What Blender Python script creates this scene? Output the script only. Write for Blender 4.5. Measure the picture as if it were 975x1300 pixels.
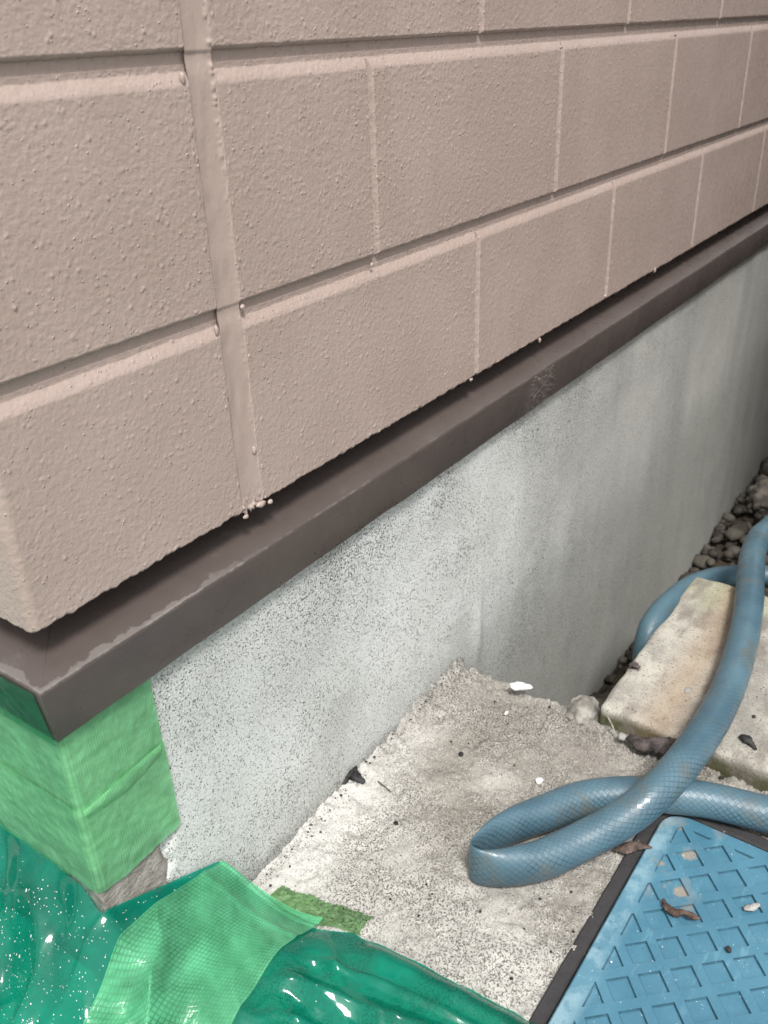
import bpy, bmesh, math, random
import numpy as np
from mathutils import Vector, Matrix, geometry

S = bpy.context.scene
COL = S.collection
for o in list(bpy.data.objects):
    bpy.data.objects.remove(o)

# ------------------------------------------------------------------ camera
F_PX = 1140.324
R = np.array([[0.57993375, -0.40623229, 0.70615308],
              [-0.81393264, -0.2522128, 0.52335682],
              [-0.03450359, -0.87827332, -0.47691244]])
CAM = np.array([0.0, -0.40, 0.62])
cd = bpy.data.cameras.new('camera')
cam = bpy.data.objects.new('camera', cd)
COL.objects.link(cam)
r_, d_, f_ = R[:, 0], R[:, 1], R[:, 2]
M4 = Matrix(((r_[0], -d_[0], -f_[0], CAM[0]), (r_[1], -d_[1], -f_[1], CAM[1]),
             (r_[2], -d_[2], -f_[2], CAM[2]), (0, 0, 0, 1)))
cam.matrix_world = M4
cd.sensor_fit = 'VERTICAL'
cd.sensor_height = 24.0
cd.sensor_width = 18.0
cd.lens = F_PX / 1300 * 24.0
cd.clip_start = 0.02
cd.clip_end = 1000
cd.dof.use_dof = True
cd.dof.focus_distance = 0.70
cd.dof.aperture_fstop = 9.0
S.camera = cam

# ------------------------------------------------------------------ light
SUN_EL, SUN_ROT = math.radians(60), math.radians(222)
w = bpy.data.worlds.new('World')
S.world = w
w.use_nodes = True
nt = w.node_tree
nt.nodes.clear()
sky = nt.nodes.new('ShaderNodeTexSky')
sky.sky_type = 'NISHITA'
sky.sun_disc = False
sky.sun_elevation = SUN_EL
sky.sun_rotation = SUN_ROT
sky.dust_density = 3.0
hs = nt.nodes.new('ShaderNodeHueSaturation')
hs.inputs['Saturation'].default_value = 0.2
bg = nt.nodes.new('ShaderNodeBackground')
bg.inputs['Strength'].default_value = 0.13
wo = nt.nodes.new('ShaderNodeOutputWorld')
nt.links.new(sky.outputs[0], hs.inputs['Color'])
nt.links.new(hs.outputs[0], bg.inputs['Color'])
nt.links.new(bg.outputs[0], wo.inputs['Surface'])
sd = bpy.data.lights.new('sun', 'SUN')
sd.energy = 2.4
sd.angle = math.radians(13)
sd.color = (1, 0.97, 0.92)
sun = bpy.data.objects.new('sun', sd)
COL.objects.link(sun)
# direction towards the sun: x = sin(rot)cos(el), y = cos(rot)cos(el)
sdir = Vector((math.sin(SUN_ROT) * math.cos(SUN_EL), math.cos(SUN_ROT) * math.cos(SUN_EL), math.sin(SUN_EL)))
sun.rotation_euler = sdir.to_track_quat('Z', 'Y').to_euler()
S.view_settings.view_transform = 'Standard'
S.view_settings.look = 'None'
S.view_settings.exposure = 0.62
S.view_settings.gamma = 1
S.render.engine = 'CYCLES'
S.render.resolution_x, S.render.resolution_y = 768, 1024

# ------------------------------------------------------------------ helpers
def ray(u, v):
    return R @ np.array([(u - 487.5) / F_PX, (v - 650.0) / F_PX, 1.0])
def at(u, v, z):
    d = ray(u, v); return CAM + d * (z - CAM[2]) / d[2]
def atY(u, v, y):
    d = ray(u, v); return CAM + d * (y - CAM[1]) / d[1]
def atX(u, v, x):
    d = ray(u, v); return CAM + d * (x - CAM[0]) / d[0]

class Noise:
    """band limited 2-D noise, tiling, unit variance"""
    def __init__(s, seed, lo, hi, cell, n=1024, ridge=False):
        rs = np.random.RandomState(seed)
        F = np.fft.rfft2(rs.randn(n, n))
        fx = np.fft.rfftfreq(n, cell)[None, :]; fy = np.fft.fftfreq(n, cell)[:, None]
        f = np.hypot(fx, fy)
        m = np.exp(-(f * lo) ** 2) * (1 - np.exp(-(f * hi) ** 2))
        a = np.fft.irfft2(F * m, s=(n, n))
        s.a = a / a.std(); s.cell = cell; s.n = n
    def __call__(s, x, y):
        x = np.asarray(x, float) / s.cell; y = np.asarray(y, float) / s.cell
        i = np.floor(x).astype(int); j = np.floor(y).astype(int)
        fx = x - i; fy = y - j; n = s.n
        a = s.a; i0 = i % n; i1 = (i + 1) % n; j0 = j % n; j1 = (j + 1) % n
        return (a[j0, i0] * (1 - fx) * (1 - fy) + a[j0, i1] * fx * (1 - fy) +
                a[j1, i0] * (1 - fx) * fy + a[j1, i1] * fx * fy)

def sm(a, b, x):
    t = np.clip((np.asarray(x, float) - a) / (b - a), 0, 1); return t * t * (3 - 2 * t)

def link(name, me, mat=None, parent=None, smooth=True):
    o = bpy.data.objects.new(name, me)
    COL.objects.link(o)
    if mat: me.materials.append(mat)
    if smooth and len(me.polygons):
        me.polygons.foreach_set('use_smooth', np.ones(len(me.polygons), bool))
    if parent: o.parent = parent
    return o

def rawmesh(name, V, Fq):
    """V (n,3), Fq (m,k) all faces same size"""
    me = bpy.data.meshes.new(name)
    V = np.asarray(V, np.float32); Fq = np.asarray(Fq, np.int32)
    me.vertices.add(len(V)); me.vertices.foreach_set('co', V.ravel())
    k = Fq.shape[1]
    me.loops.add(Fq.size); me.loops.foreach_set('vertex_index', Fq.ravel())
    me.polygons.add(len(Fq))
    me.polygons.foreach_set('loop_start', np.arange(0, Fq.size, k, dtype=np.int32))
    me.update(calc_edges=True)
    return me

def grid_faces(ny, nx, wrapx=False):
    idx = np.arange(ny * nx).reshape(ny, nx)
    if wrapx: idx = np.concatenate([idx, idx[:, :1]], 1)
    a = idx[:-1, :-1].ravel(); b = idx[:-1, 1:].ravel(); c = idx[1:, 1:].ravel(); d = idx[1:, :-1].ravel()
    return np.stack([a, b, c, d], 1)

def gridmesh(name, P, uv=None, flip=False, wrapx=False, mask=None):
    ny, nx = P.shape[:2]
    Fq = grid_faces(ny, nx, wrapx)
    if flip: Fq = Fq[:, ::-1]
    if mask is not None: Fq = Fq[mask]
    me = rawmesh(name, P.reshape(-1, 3), Fq)
    if uv is not None:
        l = me.uv_layers.new(name='uv')
        U = uv.reshape(-1, 2)[Fq.ravel()].astype(np.float32)
        if wrapx:
            pass
        l.data.foreach_set('uv', U.ravel())
    return me

def empty(name, label, cat, loc, group=None, kind=None):
    o = bpy.data.objects.new(name, None)
    COL.objects.link(o); o.location = loc
    o.empty_display_size = 0.05
    if label: o['label'] = label
    if cat: o['category'] = cat
    if group: o['group'] = group
    if kind: o['kind'] = kind
    return o
def tag(o, label=None, cat=None, group=None, kind=None):
    if label: o['label'] = label
    if cat: o['category'] = cat
    if group: o['group'] = group
    if kind: o['kind'] = kind
    return o

def settle(o, base):
    """move the origin of a world-space mesh to base"""
    b = Vector([float(c) for c in base])
    o.data.transform(Matrix.Translation(-b))
    o.location = b
    return o

# ------------------------------------------------------------------ material helper
class Mat:
    def __init__(s, name, rough=0.5, spec=0.5):
        s.m = bpy.data.materials.new(name); s.m.use_nodes = True
        s.t = s.m.node_tree; s.t.nodes.clear()
        s.b = s.n('ShaderNodeBsdfPrincipled'); s.o = s.n('ShaderNodeOutputMaterial')
        s.t.links.new(s.b.outputs[0], s.o.inputs['Surface'])
        s.b.inputs['Roughness'].default_value = rough
        s.b.inputs['Specular IOR Level'].default_value = spec
        s.hgt = None
    def n(s, t): return s.t.nodes.new(t)
    def set(s, sock, v):
        if isinstance(v, bpy.types.NodeSocket): s.t.links.new(v, sock)
        elif isinstance(v, (tuple, list)) and len(v) == 3 and sock.type == 'RGBA': sock.default_value = (*v, 1)
        else: sock.default_value = v
    def pos(s): return s.n('ShaderNodeNewGeometry').outputs['Position']
    def obj(s): return s.n('ShaderNodeTexCoord').outputs['Object']
    def uv(s): return s.n('ShaderNodeTexCoord').outputs['UV']
    def mapv(s, v, sc=(1, 1, 1), rot=(0, 0, 0), loc=(0, 0, 0)):
        n = s.n('ShaderNodeMapping'); s.set(n.inputs[0], v)
        n.inputs['Scale'].default_value = sc; n.inputs['Rotation'].default_value = rot; n.inputs['Location'].default_value = loc
        return n.outputs[0]
    def noise(s, v, scale, detail=4, rough=0.55, dist=0, out=0):
        n = s.n('ShaderNodeTexNoise'); s.set(n.inputs['Vector'], v)
        n.inputs['Scale'].default_value = scale; n.inputs['Detail'].default_value = detail
        n.inputs['Roughness'].default_value = rough; n.inputs['Distortion'].default_value = dist
        return n.outputs[out]
    def vor(s, v, scale, feat='F1', out=0, rnd=1):
        n = s.n('ShaderNodeTexVoronoi'); s.set(n.inputs['Vector'], v); n.feature = feat
        n.inputs['Scale'].default_value = scale; n.inputs['Randomness'].default_value = rnd
        return n.outputs[out]
    def ramp(s, f, a, b, lo=0.0, hi=1.0):
        n = s.n('ShaderNodeMapRange'); n.interpolation_type = 'SMOOTHSTEP'
        s.set(n.inputs['Value'], f)
        n.inputs['From Min'].default_value = a; n.inputs['From Max'].default_value = b
        n.inputs['To Min'].default_value = lo; n.inputs['To Max'].default_value = hi
        return n.outputs[0]
    def math(s, op, a, b=0.0):
        n = s.n('ShaderNodeMath'); n.operation = op; s.set(n.inputs[0], a); s.set(n.inputs[1], b); return n.outputs[0]
    def mix(s, f, a, b, mode='MIX'):
        n = s.n('ShaderNodeMix'); n.data_type = 'RGBA'; n.blend_type = mode
        s.set(n.inputs[0], f); s.set(n.inputs[6], a); s.set(n.inputs[7], b); return n.outputs[2]
    def sep(s, v):
        n = s.n('ShaderNodeSeparateXYZ'); s.set(n.inputs[0], v); return n.outputs
    def bump(s, h, dist, strength=1.0):
        n = s.n('ShaderNodeBump'); s.set(n.inputs['Height'], h)
        n.inputs['Distance'].default_value = dist; n.inputs['Strength'].default_value = strength
        if s.hgt: s.t.links.new(s.hgt, n.inputs['Normal'])
        s.hgt = n.outputs[0]; s.t.links.new(s.hgt, s.b.inputs['Normal'])
    def base(s, c): s.set(s.b.inputs['Base Color'], c)
    def rough(s, r): s.set(s.b.inputs['Roughness'], r)

# ------------------------------------------------------------------ materials
m = Mat('siding_paint', 0.30, 0.5)
p = m.pos()
c = m.mix(m.ramp(m.noise(p, 9, 3), .35, .7), (0.366, 0.285, 0.250), (0.402, 0.316, 0.281))
c = m.mix(m.ramp(m.noise(m.mapv(p, (5, 1, 1)), 7, 4, .6), .5, .72, 0, .22), c, (0.31, 0.24, 0.20))
m.base(c); m.rough(m.ramp(m.noise(p, 60, 3), .3, .7, .22, .34))
m.bump(m.noise(p, 320, 3, .6), .0008, .6)
m.bump(m.math('MULTIPLY', m.ramp(m.vor(p, 240), .04, .22, 1, 0), m.ramp(m.noise(p, 90, 1), .5, .56)), .0007, .8)
m.bump(m.noise(p, 900, 3, .6), .00025, .5)
MAT_SIDING = m.m

m = Mat('caulk_paint', 0.34, 0.5)
p = m.pos()
m.base(m.mix(m.noise(p, 30, 3), (0.372, 0.290, 0.254), (0.404, 0.318, 0.282)))
m.bump(m.noise(p, 250, 3), .0002, .4)
MAT_CAULK = m.m

m = Mat('trim_paint', 0.33, 0.5)
p = m.pos(); q = m.sep(p)
wear = m.noise(p, 160, 6, .7)
dfold = m.math('MINIMUM', q[1], m.math('SUBTRACT', q[0], .21))
edge = m.ramp(m.math('ADD', m.math('MULTIPLY', m.noise(p, 45, 6, .7), .022), dfold), .0045, .0058)   # near the front fold only
edge = m.math('SUBTRACT', 1.0, edge)
topz = m.ramp(q[2], .2996, .3001)
nearc = m.ramp(q[0], .30, .42, 1, 0)
scuff = m.math('MULTIPLY', m.math('MULTIPLY', edge, topz), nearc)
line = m.math('MULTIPLY', m.math('MULTIPLY', m.ramp(m.math('ABSOLUTE', m.math('SUBTRACT', q[2], .3000)), .0003, .0009, 1, 0), m.ramp(dfold, -.0075, -.0085, 0, 1)), m.ramp(m.noise(p, 60, 5, .75), .46, .62))  # bright edge highlight along the fold, painted into the colour
base = m.mix(m.ramp(m.noise(p, 14, 4), .35, .7), (0.078, 0.062, 0.056), (0.092, 0.074, 0.067))
dust = m.ramp(m.noise(m.mapv(p, (1, 1, 6)), 22, 5, .7), .58, .75, 0, .35)
base = m.mix(m.math('MULTIPLY', dust, .6), base, (0.19, 0.165, 0.155))
# brushed scratch marks about 0.83 m along
sx = m.math('MULTIPLY', m.math('MULTIPLY', m.ramp(q[0], .775, .80), m.ramp(q[0], .835, .86, 1, 0)), m.ramp(q[2], .2975, .2985, 1, 0))
scr = m.math('MULTIPLY', sx, m.ramp(m.noise(m.mapv(p, (90, 1, 620), (0, -.5, 0)), 1, 2, .5), .54, .60))
base = m.mix(m.math('MULTIPLY', scr, .6), base, (0.34, 0.31, 0.29))
base = m.mix(m.math('MULTIPLY', scuff, .34), base, (0.24, 0.22, 0.205))
base = m.mix(m.math('MULTIPLY', m.math('MULTIPLY', line, m.ramp(q[0], .3, .6, 1, .35)), .35), base, (0.34, 0.32, 0.30))
m.base(base); m.rough(m.mix(scuff, m.ramp(m.noise(p, 70, 4), .3, .7, .24, .42), (.6, .6, .6)))
m.bump(m.noise(p, 500, 3), .00012, .6)
m.bump(scuff, .0002, .6)
MAT_TRIM = m.m

def speckle(m, p, scale, th, col, base, amt=1.0, warp=None):
    n1 = m.noise(p, scale, 2, .7)
    return m.mix(m.ramp(n1, th, th + .05, 0, amt), base, col)

m = Mat('foundation_render', 0.85, 0.25)
p = m.pos(); q = m.sep(p)
far = m.ramp(m.math('ADD', q[0], m.math('MULTIPLY', m.noise(p, 6, 3), .25)), .74, 1.25)
c = m.mix(m.ramp(m.noise(p, 8, 4), .35, .7), (0.61, 0.62, 0.60), (0.70, 0.71, 0.69))
c = m.mix(m.ramp(m.noise(p, 7, 5, .6), .48, .72, 0, .5), c, (0.38, 0.39, 0.36))
streak = m.noise(m.mapv(p, (14, 1, 2.2)), 1, 4, .6)
c = m.mix(far, c, (0.45, 0.44, 0.41))
blot = m.ramp(m.noise(m.mapv(p, (1, 1, .7), loc=(2, 0, 5)), 5, 3, .5), .42, .6)
c = m.mix(m.math('MULTIPLY', blot, .4), c, (0.30, 0.295, 0.27))
c = m.mix(m.math('MULTIPLY', m.ramp(streak, .40, .68, 0, .5), far), c, (0.28, 0.28, 0.265))
# dirt close to the ground line and grime splashed high up under the flashing
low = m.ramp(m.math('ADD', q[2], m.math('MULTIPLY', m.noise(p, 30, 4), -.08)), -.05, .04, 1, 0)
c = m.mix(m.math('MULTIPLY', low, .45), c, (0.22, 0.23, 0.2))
grime = m.math('MULTIPLY', m.ramp(q[2], .13, .24), m.math('MULTIPLY', m.ramp(q[0], .36, .48), m.ramp(m.noise(p, 9, 4), .35, .6)))
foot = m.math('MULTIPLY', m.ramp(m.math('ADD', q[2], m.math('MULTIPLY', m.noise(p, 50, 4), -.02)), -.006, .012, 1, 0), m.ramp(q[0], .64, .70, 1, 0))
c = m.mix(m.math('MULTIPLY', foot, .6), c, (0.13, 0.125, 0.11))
hi = m.math('MAXIMUM', grime, m.ramp(m.noise(m.mapv(p, loc=(7, 7, 7)), 11, 4, .6), .5, .68, 0, .7))
amt = m.ramp(far, 0, 1, 1, .55)
c = m.mix(m.math('MULTIPLY', m.ramp(m.noise(p, 900, 2, .7), .50, .58, 0, .5), amt), c, (0.80, 0.82, 0.80))
g = m.math('ADD', m.noise(m.mapv(p, loc=(3, 3, 3)), 520, 3, .8), m.math('MULTIPLY', hi, .055))
c = m.mix(m.math('MULTIPLY', m.ramp(g, .582, .632, 0, .88), amt), c, (0.055, 0.057, 0.05))
v = m.vor(p, 400)
c = m.mix(m.math('MULTIPLY', m.math('MULTIPLY', m.ramp(v, .16, .25, 1, 0), m.ramp(m.noise(p, 70, 2), .38, .55)), amt), c, (0.03, 0.03, 0.028))
v = m.vor(m.mapv(p, loc=(1, 2, 3)), 130)
c = m.mix(m.math('MULTIPLY', m.ramp(v, .07, .13, 1, 0), m.ramp(m.noise(p, 40, 2), .48, .53)), c, (0.04, 0.04, 0.035))
m.base(c)
m.bump(m.ramp(g, .56, .63, 1, 0), .0008, .6)
m.bump(m.noise(p, 600, 3, .7), .0012, .9)
m.bump(m.noise(p, 60, 4, .6), .0008, .4)
MAT_FOUND = m.m

m = Mat('old_mortar', 0.9, 0.2)
p = m.pos()
c = m.mix(m.ramp(m.noise(p, 60, 5, .65), .3, .7), (0.27, 0.235, 0.21), (0.47, 0.43, 0.40))
c = speckle(m, p, 500, .62, (0.1, 0.09, 0.08), c, .7)
m.base(c); m.bump(m.noise(m.mapv(p, (1, 1, 2)), 90, 6, .7), .006, .9)
MAT_OLD = m.m

m = Mat('apron_concrete', 0.9, 0.2)
p = m.pos(); q = m.sep(p)
big = m.noise(p, 11, 5, .6)
c = m.mix(m.ramp(big, .38, .62), (0.43, 0.41, 0.375), (0.26, 0.24, 0.212))
c = m.mix(m.math('MULTIPLY', m.ramp(q[0], .50, .64), m.ramp(m.noise(p, 16, 3), .35, .6, .3, .8)), c, (0.25, 0.23, 0.205))
wallband = m.ramp(m.math('ADD', q[1], m.math('MULTIPLY', m.noise(p, 18, 4), .06)), -.035, .01)
wallband = m.math('MULTIPLY', wallband, m.ramp(q[0], .46, .60, .8, .08))
c = m.mix(wallband, c, (0.58, 0.57, 0.54))
ll = m.math('MULTIPLY', m.ramp(q[0], .36, .50, 1, 0), m.ramp(m.noise(p, 22, 4), .3, .6, .4, 1))
c = m.mix(m.math('MULTIPLY', ll, .5), c, (0.60, 0.59, 0.56))
# black grains, denser in the middle of the pad
dens = m.math('MULTIPLY', m.ramp(m.noise(p, 14, 3), .3, .62, .25, 1), m.ramp(wallband, 0, 1, 1, .45))
c = m.mix(m.math('MULTIPLY', m.ramp(m.noise(p, 560, 2, .8), .50, .57, 0, .92), dens), c, (0.085, 0.08, 0.07))
c = m.mix(m.ramp(m.noise(m.mapv(p, loc=(5, 1, 3)), 600, 2, .7), .62, .68, 0, .6), c, (0.78, 0.77, 0.73))
v = m.vor(p, 260)
c = m.mix(m.math('MULTIPLY', m.ramp(v, .10, .2, 1, 0), m.ramp(m.noise(p, 30, 2), .45, .55)), c, (0.04, 0.035, 0.03))
m.base(c)
m.bump(m.noise(p, 600, 4, .75), .0012, .8)
m.bump(m.noise(p, 70, 5, .65), .004, .6)
MAT_APRON = m.m

m = Mat('block_concrete', 0.9, 0.2)
p = m.pos(); q = m.sep(p)
c = m.mix(m.ramp(m.noise(p, 16, 5, .65), .35, .65), (0.47, 0.45, 0.395), (0.27, 0.255, 0.23))
moss = m.ramp(m.math('ADD', m.math('MULTIPLY', m.noise(p, 25, 4), .12), q[0]), .93, 1.0)
c = m.mix(m.math('MULTIPLY', moss, .5), c, (0.36, 0.37, 0.22))
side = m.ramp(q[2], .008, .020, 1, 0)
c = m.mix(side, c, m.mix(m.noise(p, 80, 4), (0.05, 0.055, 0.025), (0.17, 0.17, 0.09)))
st = m.ramp(m.noise(m.mapv(p, (1, 2.5, 1)), 18, 4, .6), .46, .64, 0, .75)
c = m.mix(st, c, (0.21, 0.185, 0.16))
hose_band = m.ramp(m.math('ABSOLUTE', m.math('ADD', q[1], .215)), .0, .035, .5, 0)  # brown band along the hose run, fading to both sides
c = m.mix(hose_band, c, (0.33, 0.22, 0.13))
c = m.mix(m.ramp(m.noise(p, 520, 2, .8), .58, .64, 0, .8), c, (0.12, 0.11, 0.09))
v = m.vor(p, 170)
c = m.mix(m.math('MULTIPLY', m.ramp(v, .12, .2, 1, 0), m.ramp(m.noise(p, 30, 2), .48, .52)), c, (0.1, 0.09, 0.07))
m.base(c); m.bump(m.noise(p, 450, 4, .75), .0015, .8); m.bump(m.noise(p, 60, 5, .6), .004, .6)
MAT_BLOCK = m.m

m = Mat('soil', 0.95, 0.1)
p = m.pos()
m.base(m.mix(m.noise(p, 20, 6, .7), (0.035, 0.028, 0.022), (0.10, 0.085, 0.065)))
m.bump(m.noise(p, 120, 5, .7), .01, .8)
MAT_SOIL = m.m

m = Mat('pebble', 0.8, 0.3)
p = m.pos()
oi = m.n('ShaderNodeNewGeometry').outputs['Random Per Island']
c = m.mix(m.math('POWER', oi, 2.0), (0.03, 0.025, 0.02), (0.09, 0.08, 0.065))
c = m.mix(m.ramp(oi, .994, .996), c, (0.16, 0.09, 0.06))
c = m.mix(m.ramp(m.noise(p, 120, 4), .5, .7, 0, .6), c, (0.10, 0.09, 0.075))
m.base(c); m.bump(m.noise(p, 200, 4), .002, .6)
MAT_PEBBLE = m.m

m = Mat('stone', 0.85, 0.3)
p = m.pos()
m.base(m.mix(m.ramp(m.noise(p, 40, 5), .35, .65), (0.09, 0.08, 0.07), (0.24, 0.21, 0.175)))
m.bump(m.noise(p, 100, 5), .004, .7)
MAT_STONE = m.m

m = Mat('hose_rubber', 0.34, 0.5)
u = m.uv(); us = m.sep(u); p = m.pos()
# UV: x = length in metres, y = angle 0..1 ; reinforcing threads show as a diamond net under the skin
L = m.math('MULTIPLY', us[0], 160.0)
A = m.math('MULTIPLY', us[1], 18.0)
def thread(sgn):
    t = m.math('FRACT', m.math('ADD', L, m.math('MULTIPLY', A, sgn)))
    return m.ramp(m.math('ABSOLUTE', m.math('SUBTRACT', t, .5)), .03, .17, 1, 0)
net = m.math('MAXIMUM', thread(1.0), m.math('MULTIPLY', thread(-1.0), .75))
vis = m.ramp(m.noise(p, 22, 3), .3, .65, .25, .95)
topn = m.ramp(m.math('ABSOLUTE', m.math('SUBTRACT', us[1], .25)), .02, .2, .5, 1.25)  # shade put into the colour: threads faint on top, darker on shaded sides
vis = m.math('MULTIPLY', vis, topn)
vis = m.math('MULTIPLY', vis, m.ramp(m.noise(p, 260, 2), .35, .6, .45, 1))
c = m.mix(m.ramp(m.noise(p, 14, 4), .3, .7), (0.052, 0.105, 0.142), (0.088, 0.162, 0.205))
lowg = m.ramp(us[1], .45, .95, 0, 1)
c = m.mix(m.math('MULTIPLY', net, m.math('MULTIPLY', vis, .85)), c, (0.018, 0.042, 0.055))
dirt = m.ramp(m.noise(m.mapv(p, (1, 1, 1), loc=(4, 4, 4)), 26, 5, .65), .52, .72, 0, .6)
c = m.mix(dirt, c, (0.105, 0.105, 0.085))
c = m.mix(m.ramp(m.noise(p, 1500, 2), .70, .75, 0, .5), c, (0.5, 0.55, 0.55))
m.base(c); m.rough(m.ramp(m.noise(p, 50, 3), .3, .7, .28, .5))
m.bump(net, .0002, .4)
m.bump(m.noise(p, 120, 3), .0003, .3)
MAT_HOSE = m.m

m = Mat('lid_plastic', 0.5, 0.4)
p = m.pos(); q = m.sep(p)
c = m.mix(m.ramp(m.noise(p, 18, 5, .65), .3, .7), (0.050, 0.152, 0.220), (0.070, 0.192, 0.268))
c = m.mix(m.ramp(m.noise(m.mapv(p, (1, 3, 1)), 26, 5, .7), .55, .75, 0, .4), c, (0.19, 0.36, 0.44))
bnd = m.math('MULTIPLY', m.ramp(q[1], -.275, -.262), m.ramp(m.noise(p, 30, 5, .7), .42, .6, .15, .75))
c = m.mix(bnd, c, (0.24, 0.37, 0.43))
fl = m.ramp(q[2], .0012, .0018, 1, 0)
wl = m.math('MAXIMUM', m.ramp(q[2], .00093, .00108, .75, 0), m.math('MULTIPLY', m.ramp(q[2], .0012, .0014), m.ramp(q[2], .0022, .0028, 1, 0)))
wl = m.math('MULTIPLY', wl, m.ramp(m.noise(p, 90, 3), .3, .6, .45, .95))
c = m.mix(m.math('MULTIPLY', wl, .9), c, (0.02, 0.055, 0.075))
sd_ = m.math('MULTIPLY', m.ramp(m.noise(p, 45, 4, .6), .52, .62), m.math('MULTIPLY', m.ramp(q[1], -.315, -.300), m.ramp(q[0], .50, .52)))
c = m.mix(m.math('MULTIPLY', sd_, m.math('ADD', m.math('MULTIPLY', fl, .6), .25)), c, (0.28, 0.24, 0.19))
c = m.mix(m.ramp(m.noise(p, 420, 2, .7), .66, .70, 0, .6), c, (0.05, 0.10, 0.13))
c = m.mix(m.ramp(m.noise(m.mapv(p, loc=(2, 2, 2)), 340, 2, .7), .70, .74, 0, .7), c, (0.6, 0.66, 0.66))
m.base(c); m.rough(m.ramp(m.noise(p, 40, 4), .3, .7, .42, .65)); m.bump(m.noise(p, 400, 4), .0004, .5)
MAT_LID = m.m

m = Mat('frame_iron', 0.65, 0.3)
p = m.pos()
c = m.mix(m.noise(p, 60, 5, .7), (0.018, 0.018, 0.02), (0.055, 0.052, 0.052))
c = m.mix(m.ramp(m.noise(p, 90, 5, .7), .66, .70, 0, .7), c, (0.45, 0.44, 0.42))
m.base(c); m.bump(m.noise(p, 300, 4), .0008, .7)
MAT_FRAME = m.m

def plain(name, a, b, sc=120, rough=.8, bump=.001):
    m = Mat(name, rough, .3)
    p = m.pos(); m.base(m.mix(m.ramp(m.noise(p, sc, 4, .65), .35, .65), a, b)); m.bump(m.noise(p, sc * 3, 4), bump, .8)
    return m.m
MAT_BLACKBIT = plain('charred_scrap', (0.012, 0.012, 0.012), (0.045, 0.045, 0.045))
MAT_BARK = plain('dead_wood', (0.035, 0.022, 0.016), (0.115, 0.075, 0.06))
MAT_LEAF = plain('dry_leaf', (0.045, 0.032, 0.026), (0.14, 0.10, 0.085))
MAT_CHIP = plain('weathered_wood', (0.03, 0.025, 0.025), (0.11, 0.09, 0.085))
MAT_WHITE = plain('white_scrap', (0.58, 0.58, 0.56), (0.72, 0.72, 0.70), rough=.6, bump=.0004)
MAT_GREYBIT = plain('pale_chip', (0.27, 0.26, 0.245), (0.42, 0.41, 0.39))
MAT_LUMP = plain('mortar_lump', (0.16, 0.15, 0.13), (0.34, 0.32, 0.29), 60, .9, .003)
MAT_WALLB = plain('shade_wall_block', (0.22, 0.22, 0.21), (0.32, 0.31, 0.29), 30, .9, .002)
MAT_SPECK = plain('white_paint_drop', (0.55, 0.56, 0.55), (0.70, 0.70, 0.69), rough=.4, bump=.0001)
MAT_OVER = plain('cut_seal', (0.16, 0.15, 0.14), (0.24, 0.22, 0.2))

def sheet_mat(name, tint, body, alpha, rough, weave=None, trans=.4, anoise=30, aamp=.15):
    """thin plastic: coloured see-through + coloured body + gloss"""
    m = Mat(name, rough, .5)
    t = m.t
    p = m.pos()
    tr = m.n('ShaderNodeBsdfTransparent'); 
    tl = m.n('ShaderNodeBsdfTranslucent')
    mix1 = m.n('ShaderNodeMixShader'); mix2 = m.n('ShaderNodeMixShader')
    var = m.ramp(m.noise(p, 25, 4, .6), .3, .7)
    col = m.mix(var, body, tuple(min(1, x * 1.35) for x in body))
    h = None
    if weave:
        u = m.sep(m.uv()); 
        a = m.math('FRACT', m.math('MULTIPLY', u[0], 1 / weave[0])); b = m.math('FRACT', m.math('MULTIPLY', u[1], 1 / weave[1]))
        la = m.ramp(m.math('ABSOLUTE', m.math('SUBTRACT', a, .5)), .0, .30, 1, 0)
        lb = m.ramp(m.math('ABSOLUTE', m.math('SUBTRACT', b, .5)), .0, .22, 1, 0)
        la = m.math('MULTIPLY', la, weave[2]); lb = m.math('MULTIPLY', lb, weave[3])
        ln = m.math('MAXIMUM', la, lb)
        ln = m.math('MULTIPLY', ln, m.ramp(m.noise(p, 40, 3), .3, .65, .4, 1))
        col = m.mix(ln, col, tuple(x * .45 for x in body))
        h = ln
    t.links.new(col, m.b.inputs['Base Color']); t.links.new(col, tl.inputs['Color'])
    m.set(tr.inputs['Color'], tint)
    if h is not None: m.bump(h, -.0004, .6)
    m.bump(m.noise(m.mapv(p, (1, 2, 1)), 45, 2), .00015, .3)
    t.links.new(m.hgt, tl.inputs['Normal'])
    mix1.inputs[0].default_value = trans
    t.links.new(m.b.outputs[0], mix1.inputs[1]); t.links.new(tl.outputs[0], mix1.inputs[2])
    # gloss stays on top of the see-through part
    gl = m.n('ShaderNodeBsdfGlossy'); gl.inputs['Roughness'].default_value = rough
    t.links.new(m.hgt, gl.inputs['Normal'])
    fr = m.n('ShaderNodeFresnel'); fr.inputs['IOR'].default_value = 1.5
    t.links.new(m.hgt, fr.inputs['Normal'])
    mixg = m.n('ShaderNodeMixShader')
    t.links.new(fr.outputs[0], mixg.inputs[0]); t.links.new(tr.outputs[0], mixg.inputs[1]); t.links.new(gl.outputs[0], mixg.inputs[2])
    av = m.ramp(m.noise(m.mapv(p, (1, 1, 2.2), loc=(3, 1, 2)), anoise, 4, .6), .3, .7, max(0, alpha - aamp), min(1, alpha + aamp))
    t.links.new(av, mix2.inputs[0])
    t.links.new(mixg.outputs[0], mix2.inputs[1]); t.links.new(mix1.outputs[0], mix2.inputs[2])
    t.links.new(mix2.outputs[0], m.o.inputs['Surface'])
    return m.m
MAT_FILM = sheet_mat('green_film', (0.06, 0.64, 0.49), (0.01, 0.40, 0.28), .38, .08, None, .5, 9, .13)
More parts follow.
